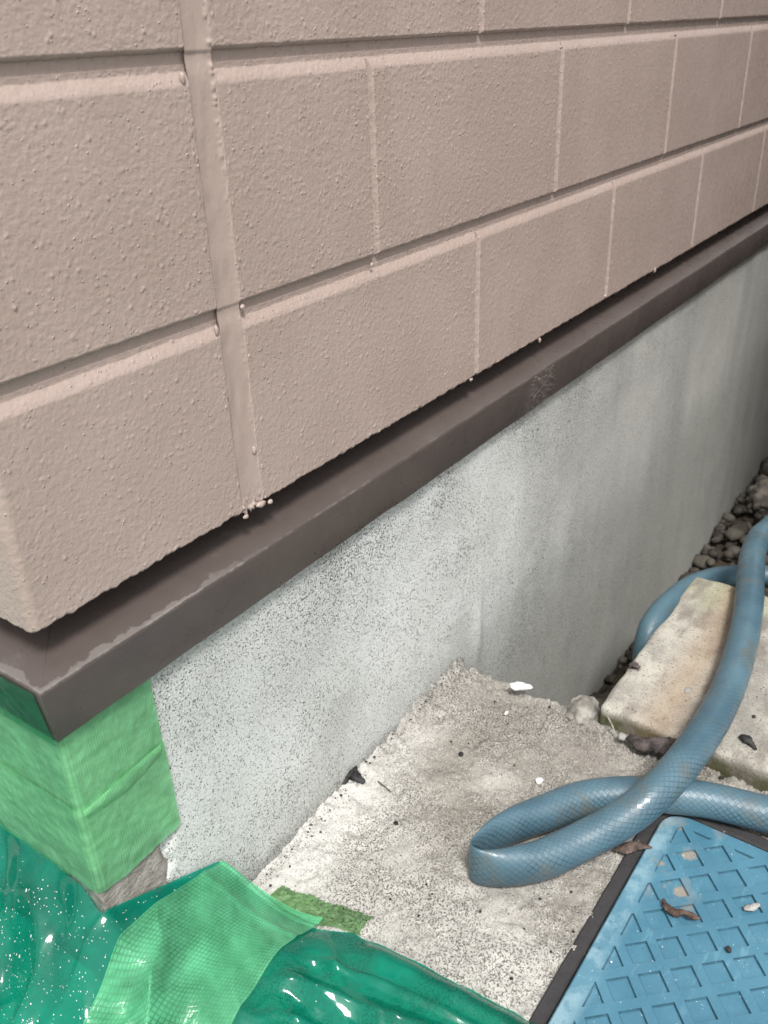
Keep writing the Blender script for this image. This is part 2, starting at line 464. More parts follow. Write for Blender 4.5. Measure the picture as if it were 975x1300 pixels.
MAT_TAPE = sheet_mat('green_curing_tape', (0.30, 0.88, 0.55), (0.18, 0.66, 0.36), .52, .24, (.0032, .0020, .6, .8), .35, 22, .18)
MAT_CTAPE = sheet_mat('green_corner_tape', (0.50, 0.92, 0.55), (0.27, 0.64, 0.34), .58, .26, (.0019, .0016, .45, .3), .25, 45, .12)
MAT_OTAPE = sheet_mat('green_flat_tape', (0.40, 0.62, 0.32), (0.15, 0.28, 0.12), .5, .5, None, .2)

# ------------------------------------------------------------------ ground and setting
GZ = -0.33
def flat(name, x0, x1, y0, y1, z, mat):
    me = rawmesh(name, [(x0, y0, z), (x1, y0, z), (x1, y1, z), (x0, y1, z)], [(0, 1, 2, 3)])
    return link(name, me, mat)
tag(flat('ground', -300, 300, -300, 300, GZ, MAT_SOIL), kind='structure')

n_lo = Noise(1, .02, .12, .004)
n_mid = Noise(2, .008, .03, .002)
n_fine = Noise(3, .0022, .008, .0009)
FX0, FX1, FY0, FY1 = .225, .613, -.535, -.243      # meter box frame outside

def apron_z(x, y):
    z = .0010 * n_lo(x, y) + .0006 * n_mid(x, y) + .0004 * n_fine(x, y)
    rag = sm(.60, .66, x) * sm(.70, .66, x) + sm(-.03, -.01, y) * sm(.5, .6, x) * sm(.7, .66, x)
    z = z + rag * (.0013 * n_mid(x * 1.1, y * 1.1) + .0007 * n_fine(x, y))
    dy = np.clip(-y, 0, 1)
    fil = np.clip(1 + .22 * n_mid(x * .7, y * .7) + .30 * n_lo(x, y * 0) + .10 * n_fine(x, y), .35, 1.7)
    z = z + (.006 + .009 * sm(.50, .60, x)) * fil * np.exp(-dy / (.010 + .012 * sm(.50, .60, x))) * sm(.36, .44, x)            # small fillet against the foundation
    z = z - .006 * sm(.60, .69, x) * sm(-.12, -.02, y)
    z = z + .010 * np.exp(-((x - .64) / .035) ** 2 - ((y + .02) / .03) ** 2)
    return z

def build_apron():
    # front part (all of y<0) : dense near the picture, coarse away from it
    def axis(a, b, c, d, s1, s2):
        return np.concatenate([np.arange(a, b, s2), np.arange(b, c, s1), np.arange(c, d + s2 * .5, s2)])
    xs = axis(-1.6, .2, .70, .70, .002, .05); ys = axis(-2.0, -.36, .0, .0, .002, .05)
    ys = np.append(ys[ys < -.001], 0.002)
    X, Y = np.meshgrid(xs, ys)
    Z = apron_z(X, Y)
    # broken right-hand end towards the gravel pit
    endx = .676 + .0022 * n_lo(Y * .6, Y * 0 + .3) + .0012 * n_mid(Y * .6, Y * 0)
    endx = np.where(Y > -.155, endx - .012 * sm(-.05, -.0, Y), .671)
    over = np.clip(X - endx, 0, .05)
    drop = sm(0, .012, over)
    X2 = np.where(X > endx, endx + (X - endx) * .35, X)
    Z = Z - drop * .02 - (over > .012) * (over - .012) * 12
    # recess for the meter box
    inb = (X > FX0 + .004) & (X < FX1 - .004) & (Y < FY1 - .004) & (Y > FY0 + .004)
    Z = np.where(inb, -.08, Z)
    P = np.stack([X2, Y, np.maximum(Z, GZ - .01)], -1)
    o = link('concrete_pavement', gridmesh('pavement', P), MAT_APRON)
    tag(o, kind='structure')
    xs = np.append(np.arange(-1.6, .2051, .015), .2125); ys = np.arange(.0, 1.6, .03)
    X, Y = np.meshgrid(xs, ys)
    P = np.stack([X, Y + .002, apron_z(X, -np.abs(Y) - .1)], -1)
    o = link('concrete_pavement', gridmesh('side', P), MAT_APRON); tag(o, kind='structure')
build_apron()

# ------------------------------------------------------------------ house
XC = 0.2100                       # corner of the house
CORNER_R = 0.006
house = empty('house', 'beige painted house corner with blockwork siding, brown drip flashing and speckled grey foundation', 'house', (XC, 0, 0))
def hpart(name, me, mat, parent=house, smooth=True):
    o = link(name, me, mat, None, smooth)
    me.transform(Matrix.Translation((-XC, 0, 0)))
    o.parent = parent
    return o
Z0S = 0.3288; PER = 0.1409; BH = 0.1350
XEND = 2.75
# siding backing: two faces of the corner, as a closed shell
def prism(pts, z0, z1):
    n = len(pts)
    V = [(a, b, z0) for a, b in pts] + [(a, b, z1) for a, b in pts]
    bm = bmesh.new(); vs = [bm.verts.new(v) for v in V]
    bm.faces.new(vs[:n][::-1]); bm.faces.new(vs[n:])
    for i in range(n): bm.faces.new([vs[i], vs[(i + 1) % n], vs[n + (i + 1) % n], vs[n + i]])
    bmesh.ops.recalc_face_normals(bm, faces=bm.faces)
    me = bpy.data.meshes.new('p'); bm.to_mesh(me); bm.free(); return me
wall = hpart('wall', prism([(XC + .0040, 1.8), (XC + .0040, .0040), (XEND, .0040), (XEND, 1.8)], Z0S + .002, 2.6), MAT_SIDING, smooth=False)

nz_a = Noise(11, .0014, .0040, .0006, 2048)
nz_b = Noise(12, .005, .016, .0012)
nz_e = Noise(13, .003, .02, .001)
# beads of paint
rs = np.random.RandomState(5)
def path(s, d):
    """unrolled wall coordinate s (0 = corner, + along the front, - along the side), inward depth d -> x, y"""
    r = CORNER_R; q = r * math.pi / 4
    x = np.where(s > q, XC + r + (s - q), XC + r); y = np.where(s < -q, r + (-s - q), r)
    th = np.clip(s / q, -1, 1) * math.pi / 4 + math.pi / 4       # 0 side .. pi/2 front
    nx = -np.cos(th); ny = -np.sin(th)                           # outward normal
    px = np.where(s > q, x, np.where(s < -q, XC + r, XC + r)) + 0.0
    py = np.where(s < -q, y, r)
    X = px + nx * (r - d); Y = py + ny * (r - d)
    return X, Y
Q0 = CORNER_R * math.pi / 4
def s_of_x(x): return x - XC - CORNER_R + Q0

def relief(s, z, amp=1.0):
    a = nz_a(s, z); b = nz_b(s, z)
    h = .00009 * np.maximum(a, -1.2) + .00006 * b
    h += .00020 * np.clip(a - 1.5, 0, 1.5)
    return h * amp * .72

def make_block(s0, s1, z0, z1, step, side0='joint', side1='joint', bead_n=0, bottom=False):
    ns = max(8, int((s1 - s0) / step)); nzv = max(8, int((z1 - z0) / step))
    s = np.linspace(s0, s1, ns + 1); z = np.linspace(z0, z1, nzv + 1)
    # extra lines near the edges
    ex = np.array([.0005, .0012, .0017, .0022, .0028, .0034, .0042, .0055])
    s = np.unique(np.round(np.concatenate([s, s0 + ex, s1 - ex]), 6)); z = np.unique(np.round(np.concatenate([z, z0 + ex, z1 - ex, z1 - np.array([.0068, .0082, .0095, .0110])]), 6))
    SS, ZZ = np.meshgrid(s, z)
    wob = .00022 * nz_e(SS * .35, ZZ * .35) + .00006 * nz_e(SS, ZZ)
    e0 = SS - s0 + wob; e1 = s1 - SS + wob; et = z1 - ZZ + .4 * wob; eb = ZZ - z0 + .6 * wob
    d = np.zeros_like(SS)
    def edge(e, wd, dep, p):
        t = np.clip(1 - e / wd, 0, 1); return dep * t ** p * 1.0
    d = d + edge(et - .0034, .0075, .0036, 1.35)
    d = d + edge(eb, .0028, .0036, 2.2)
    if side0 == 'joint': d = np.maximum(d, edge(e0 - .0016, .0022, .0030, 1.4))
    if side0 == 'caulk': d = np.maximum(d, edge(e0, .0020, .0022, 1.6))
    if side1 == 'joint': d = np.maximum(d, edge(e1 - .0016, .0022, .0030, 1.4))
    if side1 == 'caulk': d = np.maximum(d, edge(e1, .0020, .0020, 1.6))
    h = relief(SS, ZZ, 1.0 if bead_n == 0 or step < .002 else .5)
    # beads
    for k in range(bead_n):
        bs = rs.uniform(s0 + .002, s1 - .002); bz = rs.uniform(z0 + .002, z1 - .002)
        if rs.rand() < .05: bs = rs.choice([s0 + .0045, s1 - .0045])
        br = rs.uniform(.00040, .00080); bh = rs.uniform(.7, 1.3) * br
        i0, i1 = np.searchsorted(s, [bs - 3 * br, bs + 3 * br]); j0, j1 = np.searchsorted(z, [bz - 3 * br, bz + 3 * br])
        if i1 > i0 and j1 > j0:
            rr = ((SS[j0:j1, i0:i1] - bs) ** 2 + (ZZ[j0:j1, i0:i1] - bz) ** 2) / br ** 2
            h[j0:j1, i0:i1] += bh * np.exp(-rr * 1.1)
    d = d - h
    # skirts
    sk = .0095
    d2 = np.pad(d, 1, constant_values=sk); S2 = np.pad(SS, 1, mode='edge'); Z2 = np.pad(ZZ, 1, mode='edge')
    X, Y = path(S2, d2)
    Zo = Z2
    if bottom:   # wavering lower rim of the bottom course
        Zo = Z2 + (np.exp(-(Z2 - z0) / .006)) * (.0006 * nz_e(S2 * .6, S2 * 0 + .2))
    return gridmesh('block', np.stack([X, Y, Zo], -1))

BLOCKS = []
LX = [.379, .3965]
def add_row(k, joints):
    z0 = Z0S + PER * k; z1 = z0 + BH
    def put(a, b, sd0, sd1, near):
        xm = max(a, 0) + XC
        st = {0: .00085, 1: .0013, 2: .0025}[near]
        if k >= 3: st = .004
        nb = int((b - a) * BH * (13000 if near < 2 else 3500)) if k < 3 else 0
        o = hpart('siding_block', make_block(a, b, z0, z1, st, sd0, sd1, nb, k == 0), MAT_SIDING, wall)
    # side of the house
    put(-.45, -.24, 'joint', 'joint', 2)
    put(-.2385, s_of_x(LX[0]), 'joint', 'caulk', 0)
    xs = [LX[1]] + joints
    for i in range(len(xs) - 1):
        a = s_of_x(xs[i]) + (.0001 if i else 0); b = s_of_x(xs[i + 1]) - .0001
        put(a, b, 'caulk' if i == 0 else 'joint', 'joint', 0 if xs[i] < .6 else (1 if xs[i] < 1.1 else 2))
PB = .2962
jB = [.5434 + PB * i for i in range(8)]
jC = [.6922 + PB * i for i in range(7)]
add_row(0, jC); add_row(1, jB); add_row(2, jC); add_row(3, jB)

# caulked vertical joint
def make_caulk():
    s = np.linspace(s_of_x(LX[0]) - .0012, s_of_x(LX[1]) + .0012, 26); z = np.arange(Z0S - .0005, Z0S + PER * 4, .0009)
    SS, ZZ = np.meshgrid(s, z)
    t = (SS - s[0]) / (s[-1] - s[0])
    d = .0007 + .0007 * np.sin(t * math.pi) ** .7
    kz = ((ZZ - Z0S) % PER)
    groove = np.exp(-((kz - (BH + PER) / 2) / .006) ** 2)
    d = d + .0008 * groove - .00015 * nz_b(SS * .5, ZZ * .25) - .00004 * nz_a(SS, ZZ * .6)
    d = d - .0006 * (.3 + sm(.52, .60, ZZ)) * (np.exp(-((t - .95) / .07) ** 2) * np.clip(nz_e(SS * .2, ZZ * 1.1), 0, 1.5))
    # torn lower end
    low = np.exp(-(ZZ - Z0S) / .005)
    d = d - .0015 * low * np.clip(nz_e(SS * 2, ZZ), -.5, 2)
    X, Y = path(SS, d)
    Zo = ZZ - low * .0022 * np.clip(nz_e(SS * 1.5 + .1, SS * 0), -.3, 2)
    return gridmesh('c', np.stack([X, Y, Zo], -1))
hpart('joint_sealant', make_caulk(), MAT_CAULK, wall)
# paint crumbs hanging on joints
def crumb(c, r, seed, sq=(1, 1, 1), sub=2):
    bm = bmesh.new(); bmesh.ops.create_icosphere(bm, subdivisions=sub, radius=1)
    rn = np.random.RandomState(seed); off = rn.rand(3) * 10
    from mathutils import noise as mn
    for v in bm.verts:
        k = 1 + .35 * mn.noise(v.co * 1.3 + Vector(off)) + .20 * mn.noise(v.co * 3.1 + Vector(off)) + (.10 * mn.noise(v.co * 8 + Vector(off)) if sub > 2 else 0)
        v.co = Vector((v.co.x * k * sq[0] * r + c[0], v.co.y * k * sq[1] * r + c[1], v.co.z * k * sq[2] * r + c[2]))
    me = bpy.data.meshes.new('crumb'); bm.to_mesh(me); bm.free(); return me
def crumb_part(u, v, y, r, seed, sq=(1, 1, 1)):
    hpart('paint_drip', crumb(atY(u, v, y), r, seed, sq), MAT_CAULK, wall)
for i, (u, v, r, sq) in enumerate([(232, 100, .0022, (.8, .6, 1.6)), (308, 390, .0018, (1.2, .7, 1)), (275, 420, .0020, (.7, .6, 1.8)),
                                   (323, 572, .0018, (1, .6, 1.6)), (331, 640, .0030, (1.5, .7, .8)), (343, 637, .0022, (1, .7, .8)),
                                   (312, 656, .0020, (1.2, .7, .8)), (316, 452, .0014, (1, .7, 1.2)), (598, 482, .0018, (1.4, .7, .9)), (685, 432, .0020, (.8, .8, 1.4)),
                                   (768, 376, .0022, (1, .8, 1.1)), (831, 343, .0025, (.7, .7, 1.5)), (472, 336, .0016, (1.2, .6, 1)),
                                   (465, 95, .0012, (.8, .6, 1.2)), (712, 60, .0016, (1.6, .7, .7)), (858, 44, .0016, (1.5, .7, .7))]):
    crumb_part(u, v, .0005, r, 40 + i, sq)

# underside board closing the siding
hpart('starter_strip', prism([(XC + .003, 1.8), (XC + .003, .003), (XEND, .003), (XEND, .020), (XC + .02, .020), (XC + .02, 1.8)], Z0S + .0005, Z0S + .006), MAT_SIDING, smooth=False)

# drip flashing : profile swept along the front and along the side with a mitre at the corner
prof = [(.030, .3130), (.022, .3105), (-.0080, .3010), (-.0092, .3003), (-.0098, .2990), (-.0100, .2975), (-.0058, .2605), (-.0052, .2588), (-.0036, .2580), (.004, .2582), (.004, .262), (-.002, .296), (.03, .306)]
def make_flash(front):
    P = []
    n = 60
    for i in range(n):
        t = i / (n - 1)
        row = []
        for (dd, z) in prof:
            L = t ** 1.5
            a = XC + dd if front else dd
            if front: row.append((a + (XEND - a) * L, dd, z))
            else: row.append((XC + dd, dd + (1.8 - dd) * L, z))
        P.append(row)
    P = np.array(P, float)
    wv = .0004 * n_lo(P[..., 0] * .5, P[..., 1] * .5)
    P[..., 1 if front else 0] += wv * np.clip((P[..., 0] - XC) * 20 if front else P[..., 1] * 20, 0, 1)
    me = gridmesh('flash', P, wrapx=True, flip=front)
    return me
for fr in (True, False):
    o = hpart('drip_flashing', make_flash(fr), MAT_TRIM, smooth=True)
    mod = o.modifiers.new('es', 'EDGE_SPLIT'); mod.split_angle = math.radians(28)

# foundation
FY = .0015
def make_found():
    xs = np.concatenate([np.arange(XC + .001, 1.0, .003), np.arange(1.0, XEND, .02)]); zs = np.concatenate([np.arange(GZ - .02, -.02, .02), np.arange(-.02, .2975, .003)])
    X, Z = np.meshgrid(xs, zs)
    Y = FY + .0003 * n_lo(X * .3, Z * .3) * sm(XC + .06, XC + .12, X)
    # small cusp where old formwork left a ridge, near x=.7
    Y = Y - .004 * np.exp(-((X - .705) / .01) ** 2 - ((Z - .03) / .05) ** 2)
    # plaster coat stops short of the corner at the very bottom
    bx = .268 + .006 * n_lo(Z * .8, Z * 0)
    gone = sm(.004, -.004, X - bx) * sm(.155, .14, Z)
    Y = Y + gone * .004
    return gridmesh('f', np.stack([X, Y, Z], -1))
f1 = hpart('foundation', make_found(), MAT_FOUND)
def make_found_side():
    ys = np.arange(FY, 1.8, .01); zs = np.arange(GZ - .02, .2975, .01)
    Yg, Z = np.meshgrid(ys, zs)
    Xg = XC + .001 + .0006 * n_lo(Yg, Z) * sm(0, .05, Yg) + 0 * Z
    return gridmesh('f', np.stack([Xg, Yg, Z], -1), flip=True)
hpart('foundation', make_found_side(), MAT_FOUND)
# exposed older mortar at the foot of the corner
def make_oldmortar():
    s = np.linspace(-.20, .060, 140); z = np.linspace(-.01, .135, 70)
    SS, ZZ = np.meshgrid(s, z)
    rx = XC + np.maximum(SS, 0); ry = FY + np.maximum(-SS, 0)
    d = -.0006 - .0002 * n_mid(SS, ZZ) - .0002 * n_fine(SS, ZZ)
    edge = sm(.058 + .004 * n_lo(ZZ, ZZ * 0)[..., :], .048, SS) 
    d = d * edge + .006 * (1 - edge)
    X = np.where(SS >= 0, rx + (SS < .004) * d * .7, XC + d); Y = np.where(SS >= 0, FY + d, ry)
    return gridmesh('om', np.stack([X, Y, ZZ], -1))
hpart('bare_mortar', make_oldmortar(), MAT_OLD, f1)

# ------------------------------------------------------------------ concrete block and gravel
def displaced_box(x0, x1, y0, y1, z0, z1, st, amp, rad, seed):
    bm = bmesh.new()
    nx, ny, nz = [max(2, int(round(l / st))) for l in (x1 - x0, y1 - y0, z1 - z0)]
    pts = {}
    def V(i, j, k):
        key = (i, j, k)
        if key not in pts:
            q = Vector((x0 + (x1 - x0) * i / nx, y0 + (y1 - y0) * j / ny, z0 + (z1 - z0) * k / nz))
            c = Vector((min(max(q.x, x0 + rad), x1 - rad), min(max(q.y, y0 + rad), y1 - rad), min(max(q.z, z0 + rad), z1 - rad)))
            dv = q - c
            if dv.length > 1e-9: q = c + dv.normalized() * rad
            pts[key] = bm.verts.new(q)
        return pts[key]
    for i in range(nx):
        for j in range(ny):
            bm.faces.new([V(i, j, nz), V(i + 1, j, nz), V(i + 1, j + 1, nz), V(i, j + 1, nz)])
            bm.faces.new([V(i, j, 0), V(i, j + 1, 0), V(i + 1, j + 1, 0), V(i + 1, j, 0)])
    for i in range(nx):
        for k in range(nz):
            bm.faces.new([V(i, 0, k), V(i + 1, 0, k), V(i + 1, 0, k + 1), V(i, 0, k + 1)])
            bm.faces.new([V(i, ny, k), V(i, ny, k + 1), V(i + 1, ny, k + 1), V(i + 1, ny, k)])
    for j in range(ny):
        for k in range(nz):
            bm.faces.new([V(0, j, k), V(0, j, k + 1), V(0, j + 1, k + 1), V(0, j + 1, k)])
            bm.faces.new([V(nx, j, k), V(nx, j + 1, k), V(nx, j + 1, k + 1), V(nx, j, k + 1)])
    bm.normal_update()
    from mathutils import noise as mn
    off = Vector((seed, seed * 2, seed * 3))
    nrm = {v: v.normal.copy() for v in bm.verts}
    for v in bm.verts:
        k = mn.noise(v.co * 18 + off) * amp + mn.noise(v.co * 70 + off) * amp * .35 + mn.noise(v.co * 220 + off) * amp * .15
        v.co += nrm[v] * k
    me = bpy.data.meshes.new('box'); bm.to_mesh(me); bm.free(); return me
BX0, BX1, BY1, BZ = .672, .957, -.157, .022
o = link('concrete_block', displaced_box(BX0, BX1, -.56, BY1, GZ - .005, BZ, .005, .0028, .005, 3), MAT_BLOCK)
settle(o, ((BX0 + BX1) / 2, -.36, GZ))
tag(o, 'weathered concrete block with a green stained front edge, under the hose beside the foundation gap', 'block')

def rock_mesh(r, seed, sub=2, sq=(1, 1, .7)):
    return crumb((0, 0, 0), r, seed, sq, sub)
# gravel
protos = []
for i in range(10):
    me = rock_mesh(1, 200 + i, 2, (1, random.Random(i).uniform(.7, 1), .62))
    V = np.array([v.co[:] for v in me.vertices]); Fq = np.array([p.vertices[:] for p in me.polygons]); protos.append((V, Fq))
rg = np.random.RandomState(9); VV = []; FF = []; off = 0
for i in range(3400):
    x = .68 + 2.1 * rg.rand() ** 1.2; y = -rg.uniform(0, .62 if x > .96 else .17)
    if x > 1.3: y = -rg.uniform(0, .8)
    r = rg.uniform(.006, .016) if rg.rand() < .85 else rg.uniform(.016, .026)
    V, Fq = protos[rg.randint(10)]
    a = rg.uniform(0, 6.28, 3)
    Rm = np.array(Matrix.Rotation(a[0], 3, 'Z') @ Matrix.Rotation(a[1] * .1, 3, 'X'))
    zb = GZ + rg.uniform(0, .022) + .03 * sm(1.4, 2.2, x)
    Vr = V @ Rm.T * r + np.array([x, min(y, -r * .8), zb])
    VV.append(Vr); FF.append(Fq + off); off += len(V)
o = link('gravel', rawmesh('gravel', np.concatenate(VV), np.concatenate(FF)), MAT_PEBBLE)
tag(o, 'loose grey and brown gravel at the foot of the foundation', 'gravel', kind='stuff')
o = link('shade_wall', displaced_box(1.2, 6.0, -.78, -.64, GZ - .01, 1.7, .15, .002, .008, 7), MAT_WALLB)  # unseen wall added to shade the far gravel and foundation
settle(o, (3.5, -.71, GZ))
tag(o, 'grey wall out of view, added to darken the far end of the gravel strip', 'wall')
def rock(u, v, z, r, seed, label, sq=(1, 1, .8), name='stone', mat=MAT_STONE, cat='stone'):
    c = at(u, v, z); o = link(name, rock_mesh(r, seed, 4, sq), mat); o.location = Vector(c)
    tag(o, label, cat); return o
rock(974, 628, GZ + .04, .043, 300, 'largest rounded stone lying on the dark gravel', (1.2, .9, .8))
rock(742, 905, -.003, .017, 307, 'rough grey lump of mortar touching the mossy corner of the concrete block', (1.25, 1, .8), 'mortar_lump', MAT_LUMP, 'mortar')

# ------------------------------------------------------------------ meter box
LX0, LX1, LY0, LY1 = .238, .600, -.523, -.2545
box = empty('meter_box', 'blue plastic meter box cover with recessed squares, set in black frame', 'meter box', ((LX0 + LX1) / 2, (LY0 + LY1) / 2, 0))
def round_rect(x0, x1, y0, y1, r, n=7):
    out = []
    for cx, cy, a0 in ((x1 - r, y1 - r, 0), (x0 + r, y1 - r, 90), (x0 + r, y0 + r, 180), (x1 - r, y0 + r, 270)):
        for i in range(n + 1):
            a = math.radians(a0 + 90 * i / n); out.append((cx + r * math.cos(a), cy + r * math.sin(a)))
    return out
def clip(poly, a, b, c):      # keep a*x+b*y<=c
    out = []
    for i in range(len(poly)):
        p, q = poly[i], poly[(i + 1) % len(poly)]
        dp = a * p[0] + b * p[1] - c; dq = a * q[0] + b * q[1] - c
        if dp <= 0: out.append(p)
        if dp * dq < 0:
            t = dp / (dp - dq); out.append((p[0] + (q[0] - p[0]) * t, p[1] + (q[1] - p[1]) * t))
    return out
def area(p): return abs(sum(p[i][0] * p[(i + 1) % len(p)][1] - p[(i + 1) % len(p)][0] * p[i][1] for i in range(len(p)))) / 2
def make_lid():
    pts, edges, zz = [], [], []
    def loop(poly, z):
        b = len(pts)
        for q in poly: pts.append(Vector(q)); zz.append(z)
        for i in range(len(poly)): edges.append((b + i, b + (i + 1) % len(poly)))
    T = .0030
    outer = round_rect(LX0, LX1, LY0, LY1, .021); inner = round_rect(LX0 + .0014, LX1 - .0014, LY0 + .0014, LY1 - .0014, .0196)
    loop(outer, T - .0012); loop(inner, T)
    # 45 degree lattice fitted to the picture: cell centre, axes
    c0 = np.array([.5565, -.2890]); e1 = np.array([math.cos(math.radians(-46)), math.sin(math.radians(-46))]); e2 = np.array([-e1[1], e1[0]])
    pitch = .0246; hs = .0087
    def cell(i, j, h, m):
        c = c0 + e1 * pitch * i + e2 * pitch * j
        q = [tuple(c + e1 * h * a + e2 * h * b) for a, b in ((-1, -1), (1, -1), (1, 1), (-1, 1))]
        for a, b, k in ((0, 1, -.2690 - m), (1, 0, .5875 - m), (0, -1, .5085 - m), (-1, 0, -.2515 - m)):
            if q: q = clip(q, a, b, k)
        return q
    for i in range(-20, 21):
        for j in range(-20, 21):
            A = cell(i, j, hs, 0); B = cell(i, j, hs - .0007, .0007)
            if len(A) > 2 and len(B) > 2 and area(B) > 4e-6:
                loop(A, T); loop(B, T - .0021)
                Cc = cell(i, j, hs - .0014, .0014)
                if len(Cc) > 2 and area(Cc) > 2e-6: loop(Cc, T - .0019)
    r = geometry.delaunay_2d_cdt(pts, edges, [], 1, 1e-6)
    vs, es, fs, ov = r[0], r[1], r[2], r[3]
    bm = bmesh.new(); bv = []
    for q, o_ in zip(vs, ov): bv.append(bm.verts.new((q[0], q[1], zz[o_[0]] if o_ else T)))
    def inside(c): 
        return True
    for f in fs:
        try: bm.faces.new([bv[i] for i in f])
        except ValueError: pass
    # skirt
    n = len(outer); 
    low = [bm.verts.new((q[0], q[1], T - .012)) for q in outer]
    bm.verts.ensure_lookup_table()
    key = {(round(v.co.x, 6), round(v.co.y, 6)): v for v in bv}
    top = [key.get((round(q[0], 6), round(q[1], 6))) for q in outer]
    if all(top):
        for i in range(n): bm.faces.new([top[i], low[i], low[(i + 1) % n], top[(i + 1) % n]])
    bmesh.ops.recalc_face_normals(bm, faces=bm.faces)
    if sum(f.normal.z for f in bm.faces) < 0: bmesh.ops.reverse_faces(bm, faces=bm.faces)
    me = bpy.data.meshes.new('lid'); bm.to_mesh(me); bm.free(); return me
def bpart(name, me, mat, smooth=False):
    o = link(name, me, mat, None, smooth); me.transform(Matrix.Translation(-box.location)); o.parent = box; return o
bpart('lid', make_lid(), MAT_LID)
def make_frame():
    bm = bmesh.new()
    rings = []
    spec = [(FX0, FX1, FY0, FY1, .028, -.08), (FX0, FX1, FY0, FY1, .028, .0022), (FX0 + .001, FX1 - .001, FY0 + .001, FY1 - .001, .027, .0032),
            (LX0 - .0022, LX1 + .0022, LY0 - .0022, LY1 + .0022, .023, .0030), (LX0 - .0010, LX1 + .0010, LY0 - .0010, LY1 + .0010, .022, .0010), (LX0 - .0010, LX1 + .0010, LY0 - .0010, LY1 + .0010, .022, -.02)]
    for x0, x1, y0, y1, r, z in spec:
        rings.append([bm.verts.new((a + .0004 * float(n_mid(a, b)), b + .0004 * float(n_mid(b, a)), z)) for a, b in round_rect(x0, x1, y0, y1, r)])
    n = len(rings[0])
    for A, B in zip(rings[:-1], rings[1:]):
        for i in range(n): bm.faces.new([A[i], A[(i + 1) % n], B[(i + 1) % n], B[i]])
    bm.faces.new(rings[-1])
    bmesh.ops.recalc_face_normals(bm, faces=bm.faces)
    me = bpy.data.meshes.new('frame'); bm.to_mesh(me); bm.free(); return me
bpart('frame', make_frame(), MAT_FRAME)

# ------------------------------------------------------------------ hose
HR = .0155
def catmull(P, n):
    P = np.array(P, float); out = []
    for i in range(len(P) - 1):
        p0 = P[max(i - 1, 0)]; p1 = P[i]; p2 = P[i + 1]; p3 = P[min(i + 2, len(P) - 1)]
        for k in range(n):
            t = k / n
            out.append(.5 * ((2 * p1) + (-p0 + p2) * t + (2 * p0 - 5 * p1 + 4 * p2 - p3) * t * t + (-p0 + 3 * p1 - 3 * p2 + p3) * t ** 3))
    out.append(P[-1]); return np.array(out)
def sweep(C, ra, rb, n=40, caps=True):
    """C centres, ra half-width sideways, rb half-height up"""
    T = np.gradient(C, axis=0); T /= np.linalg.norm(T, axis=1)[:, None]
    up = np.array([0, 0, 1.0]); sd = np.cross(T, up); sd /= np.linalg.norm(sd, axis=1)[:, None] + 1e-9
    U = np.cross(sd, T)
    a = np.linspace(0, 2 * np.pi, n, endpoint=False)
    P = C[:, None, :] + sd[:, None, :] * (np.cos(a)[None, :, None] * ra[:, None, None]) + U[:, None, :] * (np.sin(a)[None, :, None] * rb[:, None, None])
    L = np.concatenate([[0], np.cumsum(np.linalg.norm(np.diff(C, axis=0), axis=1))])
    return P, L
def tube_mesh(name, C, ra, rb, n=40):
    P, L = sweep(C, ra, rb, n)
    P2 = np.concatenate([P, P[:, :1]], 1)
    UV = np.stack(np.broadcast_arrays(L[:, None], np.linspace(0, 1, n + 1)[None, :]), -1)
    me = gridmesh(name, P2, uv=UV, flip=True)
    bm = bmesh.new(); bm.from_mesh(me); bmesh.ops.remove_doubles(bm, verts=bm.verts, dist=1e-6); bmesh.ops.recalc_face_normals(bm, faces=bm.faces); bm.to_mesh(me); bm.free()
    return me
def build_hose():
    K = []     # (point, half width, half height)
    def a(u, v, z, ra=HR, rb=HR): K.append((*at(u, v, z), ra, rb))
    def w(x, y, z, ra=HR, rb=HR): K.append((x, y, z, ra, rb))
    # loose near end, runs on past the right edge of the picture
    w(.66, -.80, .030); w(.67, -.62, .020); w(.655, -.48, .020); w(.640, -.40, .020)
    a(975, 1034, .019); a(900, 1016, .019); a(850, 1010, .018); a(800, 1008, .0165); a(742, 1014, .0165); a(690, 1033, .0175, .0148, .0165)
    a(655, 1046, .0185, .0120, .0182); a(625, 1062, .0195, .0075, .0195)
    a(604, 1081, .0205, .0030, .0202)
    a(597, 1093, .0208, .0010, .0206)
    a(608, 1101, .0205, .0042, .0202)
    a(630, 1102, .0200, .0095, .0192); a(655, 1099, .0195, .0125, .0182); a(692, 1090, .0190, .0150, .0168)
    a(742, 1066, .0230); a(790, 1040, .0360); a(832, 1006, .0490); a(872, 962, .0520); a(906, 912, .0470); a(929, 862, .0420); a(944, 810, .0400)
    a(951, 765, .0390); a(953, 730, .030); a(957, 700, .010); a(972, 675, -.010); a(1010, 662, -.03)
    c = K[-1]
    w(1.12, -.30, -.08); w(1.16, -.36, -.13); w(1.13, -.28, -.14)
    a(985, 738, -.125); a(930, 731, -.115); a(885, 741, -.105); a(850, 765, -.105); a(826, 796, -.115); a(818, 835, -.15); a(822, 870, -.20); a(850, 900, -.24)
    K = np.array(K)
    C = catmull(K, 14)
    # smooth a little, except the crease
    me = tube_mesh('hose', C[:, :3], C[:, 3], C[:, 4], 48)
    o = link('garden_hose', me, MAT_HOSE)
    settle(o, (C[0][0], C[0][1], 0))
    tag(o, 'blue braided garden hose folded into a sharp kink on the concrete beside the meter cover', 'hose')
build_hose()

